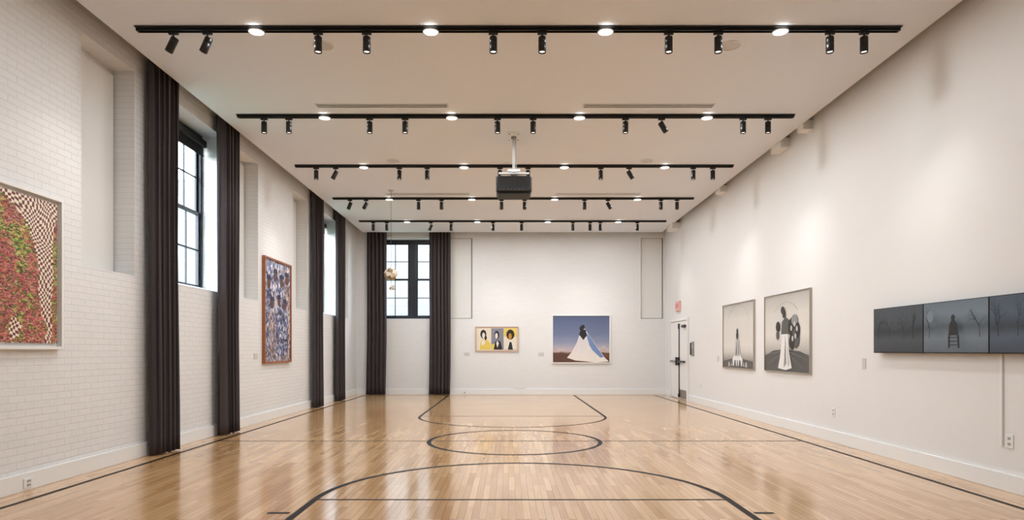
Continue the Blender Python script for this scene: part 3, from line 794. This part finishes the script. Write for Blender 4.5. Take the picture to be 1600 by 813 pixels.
plate('wall_label', 'L', 11.35, 1.14, .16, .11, M_lgrey, 'small pale wall label beside wood framed painting', 'label', g)
plate('wall_label', 'B', -1.32, 1.14, .16, .10, M_lgrey, 'small pale wall label beside triptych print', 'label', g)
plate('wall_label', 'B', .88, 1.14, .16, .10, M_lgrey, 'small pale wall label beside color photograph', 'label', g)
e = empty('intercom', mat4=surf_matrix('R', 16.15, 1.16)); top(e, 'grey wall intercom handset beside door', 'intercom')
b = MB(); b.box((0,0,0), (.16,.36,.04), M_grey, .006); b.obj('body', e)
b = MB(); b.box((.02,.03,.04), (.06,.33,.07), M_dgrey, .008); b.obj('handset', e)
b = MB(); b.box((.08,.2,.04), (.14,.3,.045), M_lgrey); b.obj('keypad', e)
b = MB(); pts = [(.16+.03*k, 18.965-.006*math.sin(k*.9), .171+.006*(1+math.sin(k*1.1))*.5) for k in range(12)]
for a, c in zip(pts, pts[1:]): b.cyl(a, c, .006, .006, M_lgrey, 8)
o = b.obj('cable'); top(o, 'thin white cable resting along the baseboard top', 'cable')

# ------------------------------------------------------------------ hanging sculpture
e = empty('hanging_sculpture', (-2.535, 13.85, ZC)); top(e, 'faceted gold and white ball sculpture hanging on thin wire', 'hanging sculpture')
M_fac = cells('gold_facets', [sr(200,180,140), sr(235,228,215), sr(150,125,85), sr(215,205,190), sr(120,105,85)], 14, .02)
b = MB(); b.cyl((0,0,-2.08), (0,0,-.01), .004, .004, M_dgrey, 8); b.obj('wire', e)
b = MB(); b.lathe([(0,-.02),(.05,-.02),(.06,0),(0,0)], M_lgrey, 20); b.obj('canopy', e)
b = MB(); r = bmesh.ops.create_icosphere(b.bm, subdivisions=2, radius=.14, matrix=Matrix.Translation((0,0,-1.80)))
b.mi(M_fac)
rnd = random.Random(3)
for v in r['verts']:
    c = Vector((0,0,-1.80)); v.co = c+(v.co-c)*rnd.uniform(.86,1.15)
b.obj('ball', e)
for k in range(7):
    b = MB(); b.mi(M_fac)
    bmesh.ops.create_icosphere(b.bm, subdivisions=1, radius=.03, matrix=Matrix.Translation((rnd.uniform(-.05,.05), rnd.uniform(-.05,.05), -2.12+rnd.uniform(-.07,.06))))
    b.obj('bead', e)

# ------------------------------------------------------------------ outside
def siding_mat(name, c1, c2, row):
    m, nt, p = newmat(name)
    tc = N(nt, 'ShaderNodeTexCoord'); sx_ = N(nt, 'ShaderNodeSeparateXYZ'); nt.links.new(tc.outputs['Object'], sx_.inputs[0])
    a = N(nt, 'ShaderNodeMath', operation='DIVIDE'); a.inputs[1].default_value = row; nt.links.new(sx_.outputs[2], a.inputs[0])
    f = N(nt, 'ShaderNodeMath', operation='FRACT'); nt.links.new(a.outputs[0], f.inputs[0])
    r = ramp_node(nt, [(0,c2),(.12,c1),(1,c1)]); nt.links.new(f.outputs[0], r.inputs[0]); nt.links.new(r.outputs[0], p.inputs['Base Color'])
    p.inputs['Roughness'].default_value = .8
    return m
M_sid = siding_mat('pale_siding', sr(104, 101, 97), sr(86, 84, 82), .35)
M_sid2 = siding_mat('grey_siding', sr(112, 112, 112), sr(86, 89, 93), .3)
b = MB(); b.box((-14,27,-.2), (6,35,8.5), M_sid); b.box((-6.9,26.9,2.2), (-5.6,27,4.4), M_sid2)
o = b.obj('neighboring_building'); top(o, 'pale sided building seen outside the end window', 'building')
b = MB(); b.box((-24,12,-.2), (-16,32,5.5), M_sid2); b.poly([(-16,12,5.5),(-16,32,5.5),(-19,32,7),(-19,12,7)], M_dgrey)
o = b.obj('neighboring_building'); top(o, 'grey sided building seen outside the side windows', 'building')
M_grass = plain('grass', sr(80,92,65), .9, var=.2, scale=2)
b = MB(); b.box((-60,-20,-.35), (60,80,-.21), M_grass); o = b.obj('ground'); struct(o, 'outdoor lawn')

w = bpy.data.worlds.new('world'); scene.world = w; w.use_nodes = True
nt = w.node_tree; bg = nt.nodes['Background']
tc = N(nt, 'ShaderNodeTexCoord'); sx_ = N(nt, 'ShaderNodeSeparateXYZ'); nt.links.new(tc.outputs['Generated'], sx_.inputs[0])
r = ramp_node(nt, [(0,(.92,.96,1,1)),(.5,(.66,.82,1,1)),(1,(.48,.70,1,1))]); nt.links.new(sx_.outputs[2], r.inputs[0]); nt.links.new(r.outputs[0], bg.inputs[0])
bg.inputs[1].default_value = 19
def portal(loc, sxx, syy, rot):
    o = area('sky_portal', loc, sxx, 1, rot=rot, shape='RECTANGLE', sy=syy); o.data.cycles.is_portal = True
for a, c in winsL:
    portal((XL-TH-.03, (a+c)/2, (OZ0+OZ1)/2), OZ1-OZ0, c-a, (0, -math.pi/2, 0))
portal(((winB[0]+winB[1])/2, YB+TH+.03, 3.43), winB[1]-winB[0], 2.38, (-math.pi/2, 0, 0))

# ------------------------------------------------------------------ camera
cam = bpy.data.cameras.new('camera'); co = bpy.data.objects.new('camera', cam); COL.objects.link(co)
co.location = (0, 0, 1.3); co.rotation_euler = (math.pi/2, 0, 0)
cam.sensor_fit = 'HORIZONTAL'; cam.sensor_width = 36; cam.lens = 22.61
cam.shift_x = 5/1600; cam.shift_y = 141.5/1600
cam.clip_start = .05; cam.clip_end = 200
scene.camera = co
